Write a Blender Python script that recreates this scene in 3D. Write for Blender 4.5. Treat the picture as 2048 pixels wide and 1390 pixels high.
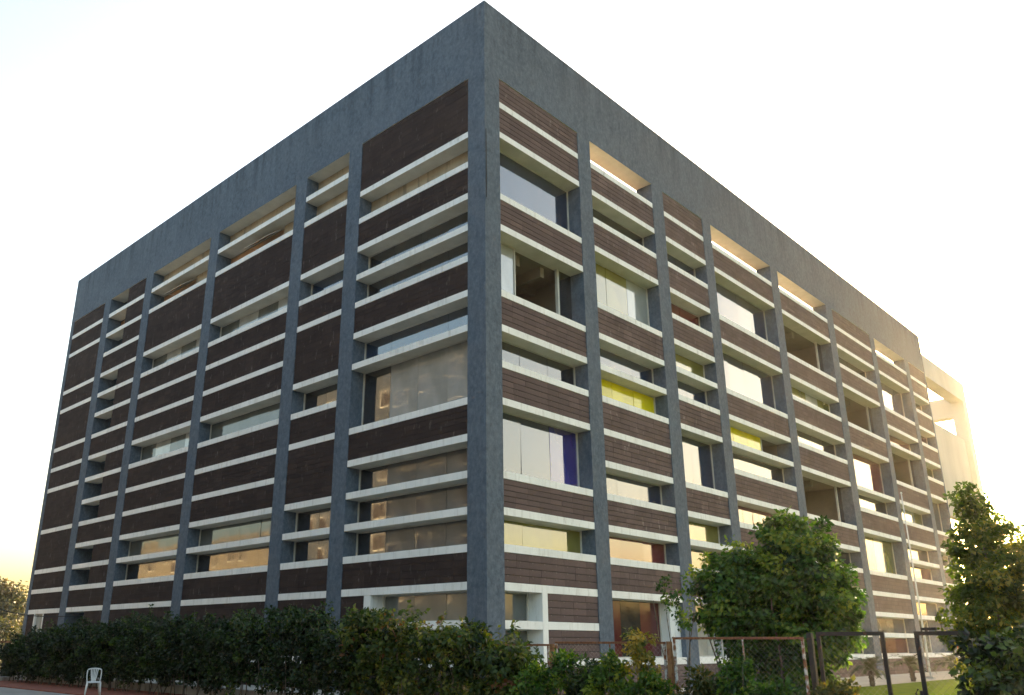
import bpy, math, random
import numpy as np
from mathutils import Vector, Matrix

for o in list(bpy.data.objects):
    bpy.data.objects.remove(o)
scene = bpy.context.scene
COL = scene.collection
rad = math.radians
HAZE = 0.00034

# ------------------------------------------------------------------ camera
# building axes: the near corner stands at the origin, the long dark facade
# runs along -X (facing -Y), the brick facade along +Y (facing +X)
cam_d = bpy.data.cameras.new('camera')
cam = bpy.data.objects.new('camera', cam_d)
COL.objects.link(cam)
scene.camera = cam
yaw, pitch, roll = rad(44.2618), rad(18.2899), rad(0.2214)
fw = Vector((-math.sin(yaw) * math.cos(pitch), math.cos(yaw) * math.cos(pitch), math.sin(pitch)))
rt = Vector((math.cos(yaw), math.sin(yaw), 0))
up = rt.cross(fw)
r2 = rt * math.cos(roll) + up * math.sin(roll)
u2 = up * math.cos(roll) - rt * math.sin(roll)
cam.matrix_world = Matrix(((r2.x, u2.x, -fw.x, 16.98665), (r2.y, u2.y, -fw.y, -18.4381),
                           (r2.z, u2.z, -fw.z, 1.5), (0, 0, 0, 1)))
cam_d.sensor_fit = 'HORIZONTAL'
cam_d.sensor_width = 36
cam_d.lens = 36 * 1670.39 / 2048
cam_d.shift_x = 96.716 / 2048
cam_d.shift_y = 40.18 / 2048
cam_d.clip_end = 6000

# ------------------------------------------------------------------ light
SUN_EL, SUN_AZ = rad(7.57), rad(11.7)          # azimuth west of +Y
sun_to = Vector((-math.sin(SUN_AZ) * math.cos(SUN_EL), math.cos(SUN_AZ) * math.cos(SUN_EL), math.sin(SUN_EL)))
world = bpy.data.worlds.new('World')
scene.world = world
world.use_nodes = True
wn, wl = world.node_tree.nodes, world.node_tree.links
wn.clear()
sky = wn.new('ShaderNodeTexSky')
sky.sky_type = 'NISHITA'
sky.sun_disc = False
sky.sun_elevation = SUN_EL
sky.sun_rotation = -SUN_AZ
sky.air_density = 1.0
sky.dust_density = 5.0
sky.ozone_density = 1.0
bg = wn.new('ShaderNodeBackground')
bg.inputs['Strength'].default_value = 0.15
wo = wn.new('ShaderNodeOutputWorld')
wb = wn.new('ShaderNodeMix'); wb.data_type = 'RGBA'; wb.blend_type = 'MULTIPLY'
wb.inputs[0].default_value = 1.0
wb.inputs[7].default_value = (1.03, 1.0, 0.93, 1)          # dusty air: a little less blue all round
wl.new(sky.outputs[0], wb.inputs[6])
wl.new(wb.outputs[2], bg.inputs[0])
wl.new(bg.outputs[0], wo.inputs[0])
sl = bpy.data.lights.new('sun', 'SUN')
sl.energy = 3.2
sl.angle = rad(0.53)
sl.color = (1.0, 0.74, 0.42)
so = bpy.data.objects.new('sun', sl)
so.rotation_euler = sun_to.to_track_quat('Z', 'Y').to_euler()
so.location = (-20, 90, 30)
COL.objects.link(so)
scene.view_settings.view_transform = 'Standard'
scene.view_settings.look = 'None'
scene.view_settings.gamma = 1
scene.view_settings.exposure = 2.78
scene.view_settings.use_curve_mapping = False

# ------------------------------------------------------------------ helpers
def tag(o, label=None, cat=None, group=None, kind=None):
    if label: o['label'] = label
    if cat: o['category'] = cat
    if group: o['group'] = group
    if kind: o['kind'] = kind
    return o

def empty(name, loc=(0, 0, 0), rz=0.0):
    e = bpy.data.objects.new(name, None)
    e.location = loc
    e.rotation_euler = (0, 0, rz)
    e.empty_display_size = 0.2
    COL.objects.link(e)
    return e

class MB:
    def __init__(s):
        s.v = []; s.f = []; s.m = []
    def box(s, x0, x1, y0, y1, z0, z1, m=0, mb=None):
        if x0 > x1: x0, x1 = x1, x0
        if y0 > y1: y0, y1 = y1, y0
        n = len(s.v)
        s.v += [(x0, y0, z0), (x1, y0, z0), (x1, y1, z0), (x0, y1, z0), (x0, y0, z1), (x1, y0, z1), (x1, y1, z1), (x0, y1, z1)]
        s.f += [(n, n + 3, n + 2, n + 1), (n + 4, n + 5, n + 6, n + 7), (n, n + 1, n + 5, n + 4), (n + 1, n + 2, n + 6, n + 5), (n + 2, n + 3, n + 7, n + 6), (n + 3, n, n + 4, n + 7)]
        s.m += [m if mb is None else mb] + [m] * 5
        return s
    def fb(s, side, u0, u1, d0, d1, z0, z1, m=0, mb=None):
        # facade box: u along the facade from the corner, d depth inwards
        if side == 'L': return s.box(-u1, -u0, d0, d1, z0, z1, m, mb)
        return s.box(-d1, -d0, u0, u1, z0, z1, m, mb)
    def tube(s, pts, rads, n=6, m=0, caps=True):
        pts = [Vector(p) for p in pts]
        b = len(s.v)
        for i, p in enumerate(pts):
            t = (pts[min(i + 1, len(pts) - 1)] - pts[max(i - 1, 0)]).normalized()
            a = Vector((0, 0, 1)) if abs(t.z) < 0.9 else Vector((1, 0, 0))
            e1 = t.cross(a).normalized(); e2 = t.cross(e1)
            r = rads[i] if hasattr(rads, '__len__') else rads
            for k in range(n):
                q = 2 * math.pi * k / n
                s.v.append(tuple(p + (e1 * math.cos(q) + e2 * math.sin(q)) * r))
        for i in range(len(pts) - 1):
            for k in range(n):
                s.f.append((b + i * n + k, b + i * n + (k + 1) % n, b + (i + 1) * n + (k + 1) % n, b + (i + 1) * n + k)); s.m.append(m)
        if caps:
            s.f.append(tuple(b + k for k in range(n))[::-1]); s.m.append(m)
            e = b + (len(pts) - 1) * n
            s.f.append(tuple(e + k for k in range(n))); s.m.append(m)
        return s
    def mesh(s, name, mats, smooth=False):
        me = bpy.data.meshes.new(name)
        me.from_pydata(s.v, [], s.f)
        for m in (mats if isinstance(mats, (list, tuple)) else [mats]): me.materials.append(m)
        if any(s.m): me.polygons.foreach_set('material_index', s.m)
        if smooth: me.polygons.foreach_set('use_smooth', [True] * len(s.f))
        me.update()
        return me
    def build(s, name, mats, parent=None, smooth=False, bevel=0):
        o = bpy.data.objects.new(name, s.mesh(name, mats, smooth))
        COL.objects.link(o)
        if parent: o.parent = parent
        if bevel:
            b = o.modifiers.new('bevel', 'BEVEL'); b.width = bevel; b.segments = 2
        return o

# ------------------------------------------------------------------ materials
def new_mat(name):
    m = bpy.data.materials.new(name)
    m.use_nodes = True
    nt = m.node_tree
    p = nt.nodes['Principled BSDF']
    return m, nt.nodes, nt.links, p

def noise(n, l, scale, detail=4, rough=0.55, stretch=(1, 1, 1), coord='Object'):
    tc = n.new('ShaderNodeTexCoord'); mp = n.new('ShaderNodeMapping')
    mp.inputs['Scale'].default_value = stretch
    t = n.new('ShaderNodeTexNoise')
    t.inputs['Scale'].default_value = scale; t.inputs['Detail'].default_value = detail; t.inputs['Roughness'].default_value = rough
    l.new(tc.outputs[coord], mp.inputs[0]); l.new(mp.outputs[0], t.inputs[0])
    return t.outputs[0]

def ramp(n, l, src, stops):
    r = n.new('ShaderNodeValToRGB')
    el = r.color_ramp.elements
    while len(el) < len(stops): el.new(0.5)
    for e, (p, c) in zip(el, stops):
        e.position = p; e.color = (*c, 1) if len(c) == 3 else c
    l.new(src, r.inputs[0])
    return r.outputs[0]

def mix(n, l, f, a, b, mode='MIX'):
    x = n.new('ShaderNodeMix'); x.data_type = 'RGBA'; x.blend_type = mode
    for i, s in ((0, f), (6, a), (7, b)):
        if hasattr(s, 'links') or hasattr(s, 'is_linked'): l.new(s, x.inputs[i])
        elif i == 0: x.inputs[0].default_value = s
        else: x.inputs[i].default_value = (*s, 1)
    return x.outputs[2]

def bump(n, l, p, src, strength, dist=0.02):
    b = n.new('ShaderNodeBump'); b.inputs['Strength'].default_value = strength; b.inputs['Distance'].default_value = dist
    l.new(src, b.inputs['Height']); l.new(b.outputs[0], p.inputs['Normal'])

def mat_noise(name, c0, c1, scale, rough=0.8, stretch=(1, 1, 1), bmp=0.0, detail=5, lo=0.3, hi=0.7, streak=None, spec=0.5):
    m, n, l, p = new_mat(name)
    t = noise(n, l, scale, detail, 0.6, stretch)
    c = ramp(n, l, t, [(lo, c0), (hi, c1)])
    if streak:                                   # (colour, scale, stretch, threshold, amount)
        s = noise(n, l, streak[1], 3, 0.6, streak[2])
        f = ramp(n, l, s, [(streak[3], (0, 0, 0)), (streak[3] + 0.12, (streak[4],) * 3)])
        c = mix(n, l, f, c, streak[0])
    l.new(c, p.inputs['Base Color'])
    p.inputs['Roughness'].default_value = rough
    p.inputs['Specular IOR Level'].default_value = spec
    if bmp: bump(n, l, p, noise(n, l, scale * 6, 4, 0.7, stretch), bmp, 0.01)
    return m

def mat_plain(name, c, rough=0.5, metal=0.0, ior=1.45, spec=0.5):
    m, n, l, p = new_mat(name)
    p.inputs['Base Color'].default_value = (*c, 1); p.inputs['Roughness'].default_value = rough
    p.inputs['Metallic'].default_value = metal; p.inputs['IOR'].default_value = ior
    p.inputs['Specular IOR Level'].default_value = spec
    return m

def mat_glass(name, c, ior=2.5):
    m, n, l, p = new_mat(name)
    t = noise(n, l, 0.9, 3, 0.6, (1, 1, 0.5))
    d = ramp(n, l, t, [(0.35, tuple(x * 0.8 for x in c)), (0.75, tuple(min(1, x * 1.15 + 0.006) for x in c))])
    l.new(d, p.inputs['Base Color'])
    dirt = noise(n, l, 2.2, 5, 0.65, (1, 1, 0.35))
    rr = ramp(n, l, dirt, [(0.42, (0.02,) * 3), (0.8, (0.16,) * 3)])
    l.new(rr, p.inputs['Roughness'])
    p.inputs['IOR'].default_value = ior
    bump(n, l, p, noise(n, l, 0.55, 1, 0.4), 0.05, 0.05)
    return m

def mat_leaf(name, stops, transl=0.35, rough=0.45):
    m, n, l, p = new_mat(name)
    a = n.new('ShaderNodeAttribute'); a.attribute_name = 'rnd'
    c = ramp(n, l, a.outputs['Fac'], stops)
    l.new(c, p.inputs['Base Color']); p.inputs['Roughness'].default_value = rough
    p.inputs['Specular IOR Level'].default_value = 0.35
    tr = n.new('ShaderNodeBsdfTranslucent')
    c2 = mix(n, l, 1.0, c, (1.0, 1.0, 0.35), 'MULTIPLY')
    c3 = mix(n, l, 1.0, c2, (2.2, 2.2, 2.2), 'MULTIPLY')
    l.new(c3, tr.inputs[0])
    mx = n.new('ShaderNodeMixShader'); mx.inputs[0].default_value = transl
    l.new(p.outputs[0], mx.inputs[1]); l.new(tr.outputs[0], mx.inputs[2])
    l.new(mx.outputs[0], n['Material Output'].inputs[0])
    return m

def mat_tile(name, k):
    m, n, l, p = new_mat(name)
    t = noise(n, l, 1.1, 4, 0.6)
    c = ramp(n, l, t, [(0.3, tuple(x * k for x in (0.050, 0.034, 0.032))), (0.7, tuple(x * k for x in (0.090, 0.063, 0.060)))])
    g = noise(n, l, 34, 3, 0.6, (1, 1, 2.2))
    c = mix(n, l, ramp(n, l, g, [(0.3, (0.0,) * 3), (0.75, (0.55,) * 3)]), c, tuple(x * k for x in (0.150, 0.104, 0.097)))
    s = noise(n, l, 4.6, 4, 0.72, (1, 1, 0.4))
    f = ramp(n, l, s, [(0.60, (0, 0, 0)), (0.76, (0.55,) * 3)])
    c = mix(n, l, f, c, tuple(x * (0.4 + 0.6 * k) for x in (0.34, 0.28, 0.26)))
    geo = n.new('ShaderNodeNewGeometry'); oi = n.new('ShaderNodeObjectInfo')
    ad = n.new('ShaderNodeMath'); ad.operation = 'ADD'; l.new(geo.outputs['Random Per Island'], ad.inputs[0]); l.new(oi.outputs['Random'], ad.inputs[1])
    fr = n.new('ShaderNodeMath'); fr.operation = 'FRACT'; l.new(ad.outputs[0], fr.inputs[0])
    c = mix(n, l, 1.0, c, ramp(n, l, fr.outputs[0], [(0.0, (0.86, 0.86, 0.87)), (0.7, (1.0, 1.0, 1.0)), (1.0, (1.18, 1.15, 1.13))]), 'MULTIPLY')
    l.new(c, p.inputs['Base Color'])
    p.inputs['Roughness'].default_value = 0.85
    p.inputs['Specular IOR Level'].default_value = 0.08
    bump(n, l, p, g, 0.35, 0.008)
    return m

def mat_plaster(name, c0, c1, coping=None):
    m, n, l, p = new_mat(name)
    t = noise(n, l, 0.45, 6, 0.65)
    c = ramp(n, l, t, [(0.3, c0), (0.72, c1)])
    g = noise(n, l, 7, 6, 0.8, (1, 1, 0.75))
    c = mix(n, l, ramp(n, l, g, [(0.42, (0.0,) * 3), (0.66, (0.8,) * 3)]), c, tuple(x * 1.5 for x in c1))
    g2 = noise(n, l, 3.2, 6, 0.75, (1, 1, 0.55))
    c = mix(n, l, ramp(n, l, g2, [(0.50, (0.0,) * 3), (0.70, (0.6,) * 3)]), c, tuple(x * 0.62 for x in c0))
    w = noise(n, l, 2.3, 4, 0.7, (1, 1, 0.12))
    c = mix(n, l, ramp(n, l, w, [(0.69, (0.0,) * 3), (0.78, (0.35,) * 3)]), c, (0.30, 0.32, 0.33))
    if coping:                                    # rain runs that start under the coping
        tc = n.new('ShaderNodeTexCoord'); sx = n.new('ShaderNodeSeparateXYZ'); l.new(tc.outputs['Object'], sx.inputs[0])
        mr = n.new('ShaderNodeMapRange'); l.new(sx.outputs[2], mr.inputs[0])
        mr.inputs[1].default_value = coping - 2.4; mr.inputs[2].default_value = coping; mr.inputs[3].default_value = 0.0; mr.inputs[4].default_value = 1.0
        st = ramp(n, l, noise(n, l, 1.6, 5, 0.7, (1, 1, 0.05)), [(0.46, (0, 0, 0)), (0.66, (0.8,) * 3)])
        f = mix(n, l, 1.0, st, mr.outputs[0], 'MULTIPLY')
        c = mix(n, l, f, c, tuple(x * 0.55 for x in c0))
    l.new(c, p.inputs['Base Color'])
    p.inputs['Roughness'].default_value = 0.9
    p.inputs['Specular IOR Level'].default_value = 0.15
    bump(n, l, p, noise(n, l, 9, 6, 0.8, (1, 1, 0.6)), 0.8, 0.03)
    return m

def mat_white():
    m, n, l, p = new_mat('white_paint')
    t = noise(n, l, 0.8, 4, 0.6)
    c = ramp(n, l, t, [(0.3, (0.66, 0.65, 0.62)), (0.7, (0.78, 0.77, 0.74))])
    s = noise(n, l, 5, 4, 0.7, (1, 1, 0.15))
    c = mix(n, l, ramp(n, l, s, [(0.52, (0.0,) * 3), (0.78, (0.6,) * 3)]), c, (0.36, 0.33, 0.28))
    s2 = noise(n, l, 1.7, 5, 0.75, (1, 1, 0.3))
    c = mix(n, l, ramp(n, l, s2, [(0.60, (0.0,) * 3), (0.74, (0.5,) * 3)]), c, (0.22, 0.20, 0.17))
    l.new(c, p.inputs['Base Color'])
    p.inputs['Roughness'].default_value = 0.7
    bump(n, l, p, noise(n, l, 30, 3, 0.6), 0.2, 0.01)
    return m

def mat_rust(name, paint, amt=0.5):
    m, n, l, p = new_mat(name)
    t = noise(n, l, 9, 6, 0.7)
    f = ramp(n, l, t, [(amt - 0.07, (0, 0, 0)), (amt + 0.05, (1, 1, 1))])
    r = ramp(n, l, noise(n, l, 30, 4), [(0.3, (0.10, 0.03, 0.012)), (0.7, (0.27, 0.10, 0.035))])
    c = mix(n, l, f, r, paint)
    l.new(c, p.inputs['Base Color'])
    p.inputs['Roughness'].default_value = 0.75
    bump(n, l, p, t, 0.4, 0.004)
    return m

M = {}
PL = ((0.064, 0.084, 0.112), (0.098, 0.120, 0.150))
M['plaster'] = mat_plaster('grey_plaster', *PL)
M['parapet'] = mat_plaster('parapet_plaster', *PL, coping=24.1)
M['white'] = mat_white()
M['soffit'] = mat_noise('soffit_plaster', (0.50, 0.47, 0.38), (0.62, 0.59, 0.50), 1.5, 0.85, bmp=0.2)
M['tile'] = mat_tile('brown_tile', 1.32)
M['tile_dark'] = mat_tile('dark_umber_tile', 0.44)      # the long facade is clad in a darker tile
M['joint'] = mat_noise('tile_joint', (0.02, 0.014, 0.013), (0.04, 0.03, 0.027), 4, 0.9)
M['frame'] = mat_noise('window_frame', (0.42, 0.40, 0.35), (0.55, 0.53, 0.47), 2, 0.5)
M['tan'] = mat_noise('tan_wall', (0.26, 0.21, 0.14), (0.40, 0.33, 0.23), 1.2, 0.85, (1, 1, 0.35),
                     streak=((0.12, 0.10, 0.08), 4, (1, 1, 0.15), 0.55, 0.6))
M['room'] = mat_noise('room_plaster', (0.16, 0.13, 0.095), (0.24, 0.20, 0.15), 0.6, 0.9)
GL = {'b': mat_glass('dark_blue_glass', (0.012, 0.026, 0.06)),
      'p': mat_glass('pale_reflection_glass', (0.25, 0.25, 0.24), 1.5), 'q': mat_glass('grey_reflection_glass', (0.10, 0.10, 0.10), 1.5),  # no blinds: grey of the mirrored building put into the pane colour
      'k': mat_glass('smoke_glass', (0.015, 0.014, 0.016)),
      'g': mat_glass('grey_glass', (0.10, 0.108, 0.10), 1.9),
      'y': mat_glass('yellow_glass', (0.72, 0.60, 0.004), 1.55),
      'o': mat_glass('olive_glass', (0.20, 0.18, 0.03)),
      'm': mat_glass('maroon_glass', (0.09, 0.018, 0.018), 1.5), 'n': mat_glass('clear_dark_glass', (0.012, 0.015, 0.018), 1.5),
      'r': mat_glass('red_glass', (0.16, 0.018, 0.014)),
      'R': mat_glass('bright_red_panel', (0.62, 0.03, 0.02), 1.6),
      'v': mat_glass('violet_glass', (0.03, 0.025, 0.20)),
      'w': mat_glass('frosted_glass', (0.34, 0.35, 0.33))}

# ------------------------------------------------------------------ setting
def sheet(name, x0, x1, y0, y1, z, mat):
    b = MB(); b.v = [(x0, y0, z), (x1, y0, z), (x1, y1, z), (x0, y1, z)]; b.f = [(0, 1, 2, 3)]; b.m = [0]
    return tag(b.build(name, mat), kind='structure')

M['soil'] = mat_noise('dry_ground', (0.13, 0.11, 0.07), (0.20, 0.17, 0.10), 0.35, 1.0, bmp=0.4, spec=0.0)
M['pave'] = mat_noise('concrete_paving', (0.20, 0.19, 0.17), (0.30, 0.28, 0.25), 0.9, 0.9, bmp=0.3)
M['bed'] = mat_noise('red_soil', (0.16, 0.035, 0.02), (0.26, 0.07, 0.035), 3, 0.95, bmp=0.6)
M['path'] = mat_noise('path_concrete', (0.34, 0.31, 0.27), (0.46, 0.42, 0.36), 0.7, 1.0, bmp=0.2, spec=0.1)
M['lawn'] = mat_noise('lawn_turf', (0.055, 0.105, 0.006), (0.13, 0.17, 0.012), 2.5, 1.0, bmp=0.5, spec=0.0)
sheet('ground', -1500, 1500, -1500, 1500, -0.012, M['soil'])
sheet('forecourt', -60, 60, -70, -7.25, -0.008, M['pave'])
b = MB().box(-60, 30, -7.25, -7.13, -0.1, 0.03)
tag(b.build('kerb', M['bed'], bevel=0.01), kind='structure')
sheet('planting_bed', -23.2, 30, -7.13, -4.75, -0.002, M['bed'])
sheet('path', 0.02, 4.2, -4.4, 70, -0.004, M['path'])
sheet('side_path', -60, 0.0, -4.4, -0.02, -0.005, M['path'])
sheet('lawn', 4.2, 60, -4.55, 90, 0.0, M['lawn'])

# ------------------------------------------------------------------ office building
LV = [1.05, 2.155, 3.251, 4.368, 5.482, 6.611, 7.788, 8.988, 10.234, 11.488, 12.725, 13.987, 15.168, 16.377, 17.622, 18.851, 20.109, 21.08]
def Z(k): return LV[k + 1]
TOP = 24.1
ST = 0.24                                    # slab front height
BAYS = {'L': [(0.81, 6.87), (7.70, 10.70), (11.53, 18.13), (18.96, 25.16), (26.0, 30.57), (31.41, 36.0)],
        'R': [(0.78, 5.50), (6.32, 10.98), (11.90, 15.48), (16.29, 22.83), (23.72, 30.35), (31.30, 37.60), (38.40, 44.50), (45.30, 48.90)]}
END = {'L': 36.45, 'R': 49.1}
# cells from the top down: upper level, lower level, what fills it
CELLS = {
 'L': ['16-14T 14-13W 13-12T 12-11Gk 11-10Gk 10-9T 9-8Gb 8-6Gp 6-5T 5-4Gq 4-3Gq 3-2Gq 2-1T 1-0X 0--1X',
       '16-15W 15-14W 14-12T 12-11Gb 11-10T 10-8T 8-7Gk 7-6T 6-4T 4-3Gk 3-2Gk 2-1T 1--1T',
       '16-15W 15-14A 14-12T 12-11Gw 11-10T 10-9T 9-8T 8-7Gg 7-6T 6-5T 5-4T 4-3Gg 3-2Gk 2-1T 1--1T',
       '16-15W 15-14A 14-12T 12-11Gw 11-10T 10-9T 9-8T 8-7Gw 7-6T 6-5T 5-4T 4-3Gg 3-2Gk 2-1T 1--1T',
       '16-15D 15-14D 14-13D 13-12T 12-11D 11-10D 10-9D 9-8T 8-7D 7-6D 6-5D 5-4T 4-3D 3-2D 2-1T 1--1D',
       '16-15T 15-14T 14-12T 12-11T 11-9T 9-8T 8-7T 7-5T 5-3T 3-2T 2-1T 1--1Y'],
 'R': ['16-15T 15-14T 14-12Gb 12-11T 11-9P 9-8T 8-7Gk 7-6T 6-4Gv 4-3T 3-2Go 2-1T 1-0V 0--1V',
       '16-15S 15-14T 14-13Gk 13-12T 12-10Go 10-9T 9-8Gb 8-7Gy 7-6T 6-5T 5-4Gb 4-3T 3-2Gr 2-1T 1--1Q',
       '16-15T 15-14T 14-13Gb 13-12T 12-11Gr 11-10T 10-9Go 9-8Gb 8-7T 7-5Gv 5-4T 4-3Go 3-2Gk 2-1T 1--1Gw',
       '16-15S 15-14T 14-12Gb 12-11T 11-9Gb 9-8T 8-7E 7-6Gk 6-5T 5-4Gr 4-3T 3-2Gk 2-1T 1-0Gk 0--1Gk',
       '16-15S 15-14T 14-12O 12-11T 11-10Go 10-9T 9-8Gk 8-7T 7-5O 5-4T 4-3Gk 3-2T 2-0Gb 0--1Gk',
       '16-15T 15-14T 14-13Gk 13-12T 12-10O 10-9T 9-7Gr 7-6Gk 6-5T 5-3Go 3-2T 2-1T 1-0Gg 0--1Gr',
       '16-15S 15-14T 14-12Gb 12-11T 11-10Gr 10-8O 8-7T 7-6Go 6-5T 5-4Gk 4-3Gr 3-2T 2-1Gg 1--1F',
       '16-15T 15-14T 14-13Gk 13-12T 12-11Gr 11-10T 10-9Go 9-8T 8-6Gg 6-5T 5-4Gk 4-3T 3-2Gk 2-1T 1--1H']}

bld = tag(empty('office_building'), 'large square office block of grey plaster frame, brown tile bands and white ledges', 'building')
rng = random.Random(7)

for side, base in (('L', 0.81), ('R', 0.78)):
    bays = BAYS[side]
    for i in range(1, len(bays)):
        MB().fb(side, bays[i - 1][1], bays[i][0], 0.0, 0.78, -0.05, Z(16)).build('column', M['plaster'], bld)
    MB().fb(side, bays[-1][1], END[side], 0.0, 3.2, -0.05, Z(16)).build('column', M['plaster'], bld)
MB().box(-0.81, 0, 0, 0.78, -0.05, Z(16)).build('corner_column', M['plaster'], bld)
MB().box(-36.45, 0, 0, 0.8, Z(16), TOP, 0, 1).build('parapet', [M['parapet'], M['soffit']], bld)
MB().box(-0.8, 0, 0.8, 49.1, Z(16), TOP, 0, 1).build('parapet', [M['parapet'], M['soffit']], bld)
MB().tube([(0.012, 0.07, 15.9), (0.012, 0.06, 17.2), (0.012, 0.05, 18.6)], 0.012, 6).build('conduit', M['joint'], bld)
M['roof'] = mat_noise('warm_bounce_deck', (0.40, 0.22, 0.11), (0.5, 0.30, 0.16), 0.5, 0.9)  # unseen deck tinted orange to bounce warm light onto the parapet soffit
MB().box(-36.4, -0.8, 0.8, 49.0, 19.3, 19.84).build('roof_deck', M['roof'], bld)
b = MB(); b.box(-36.45, -36.2, 3.2, 49.1, -0.05, 19.3); b.box(-36.2, -3.2, 48.85, 49.1, -0.05, 19.3)
b.build('rear_wall', M['plaster'], bld)
MB().box(-26, -7.2, 3.4, 9, 19.85, 22.6).build('stair_house', M['tan'], bld)

big = {'L': MB(), 'R': MB()}                                    # tiles too many to hold singly
TH, TLEN = 0.195, 0.60
TILE_ME = {}
n_single = [0]
def tile_panel(side, u0, u1, z0, z1, single=False):
    MB().fb(side, u0, u1, 0.045, 0.72, z0, z1).build('tile_backing', M['joint'], bld)
    g = 0.022 if side == 'R' else 0.008
    rows = max(1, round((z1 - z0) / TH)); h = (z1 - z0) / rows
    n = max(1, round((u1 - u0) / TLEN)); w = (u1 - u0) / n
    for r in range(rows):
        za, zb = z0 + r * h + g / 2, z0 + (r + 1) * h - g / 2
        cuts = [u0 + k * w for k in range(n + 1)]
        for a, c in zip(cuts[:-1], cuts[1:]):
            d = 0.028 + rng.uniform(-0.004, 0.004)
            if single and n_single[0] < 300:
                key = (round(c - a - 0.003, 4), round(zb - za, 4))
                if key not in TILE_ME:
                    TILE_ME[key] = MB().box(-0.02, 0.0, 0, key[0], 0, key[1]).mesh('tile', M['tile'])
                o = bpy.data.objects.new('tile', TILE_ME[key]); COL.objects.link(o)
                o.parent = bld
                o.location = (-d, a + 0.0015, za)
                n_single[0] += 1
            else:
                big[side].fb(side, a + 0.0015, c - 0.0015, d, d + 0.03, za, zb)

def slab(side, u0, u1, k, depth=0.76, z=None, d0=0.012):
    z1 = (Z(k) if z is None else z) + rng.uniform(-0.006, 0.006)
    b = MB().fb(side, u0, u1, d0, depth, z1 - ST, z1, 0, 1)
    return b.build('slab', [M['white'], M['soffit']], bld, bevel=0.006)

def window(side, u0, u1, z0, z1, gl, depth=0.6, pw=1.54, extra=None, doors=False):
    f = MB()
    t = 0.05
    f.fb(side, u0, u0 + t, depth - 0.02, depth + 0.1, z0, z1)
    f.fb(side, u1 - t, u1, depth - 0.02, depth + 0.1, z0, z1)
    f.fb(side, u0 + t, u1 - t, depth - 0.012, depth + 0.1, z0, z0 + 0.03)
    f.fb(side, u0 + t, u1 - t, depth - 0.012, depth + 0.1, z1 - 0.03, z1)
    f.fb(side, u0 + t, u1 - t, depth + 0.06, depth + 0.1, z0 + 0.03, z1 - 0.03, 1)
    fo = f.build('window', [M['frame'], M['joint']], bld)
    n = max(1, round((u1 - u0) / pw)); w = (u1 - u0 - 2 * t) / n
    for k in range(n):
        a = u0 + t + k * w + 0.005; c = u0 + t + (k + 1) * w - 0.005
        zc, hw, hz = (z0 + z1) / 2, (c - a) / 2, (z1 - z0) / 2 - 0.032
        me = MB().fb('R', -hw, hw, -0.009, 0.009, -hz, hz)
        g = gl[k % len(gl)]
        o = me.build('pane', GL[g], fo)
        tx, tz = rng.gauss(0, 0.004), rng.gauss(0, 0.006)
        if side == 'R':
            o.location = (-(depth + 0.03), (a + c) / 2, zc); o.rotation_euler = (0, tx, tz)
        else:
            o.location = (-(a + c) / 2, depth + 0.03, zc); o.rotation_euler = (0, tx, tz - math.pi / 2)
        if doors:
            MB().fb(side, c - 0.03, c + 0.04, depth - 0.03, depth + 0.02, z0 + 0.03, z1 - 0.03).build('mullion', M['frame'], fo)
    return fo

def room(side, u0, u1, z0, z1, d0, depth, mat):
    b = MB()
    b.fb(side, u0, u1, depth, depth + 0.1, z0, z1)
    b.fb(side, u0 - 0.1, u0 - 0.002, d0, depth + 0.1, z0, z1)
    b.fb(side, u1 + 0.002, u1 + 0.1, d0, depth + 0.1, z0, z1)
    b.fb(side, u0 - 0.1, u1 + 0.1, d0, depth + 0.1, z1 + 0.002, z1 + 0.1)
    b.fb(side, u0 - 0.1, u1 + 0.1, d0, depth + 0.1, z0 - 0.1, z0 - 0.002)
    return b.build('room_wall', mat, bld)

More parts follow.
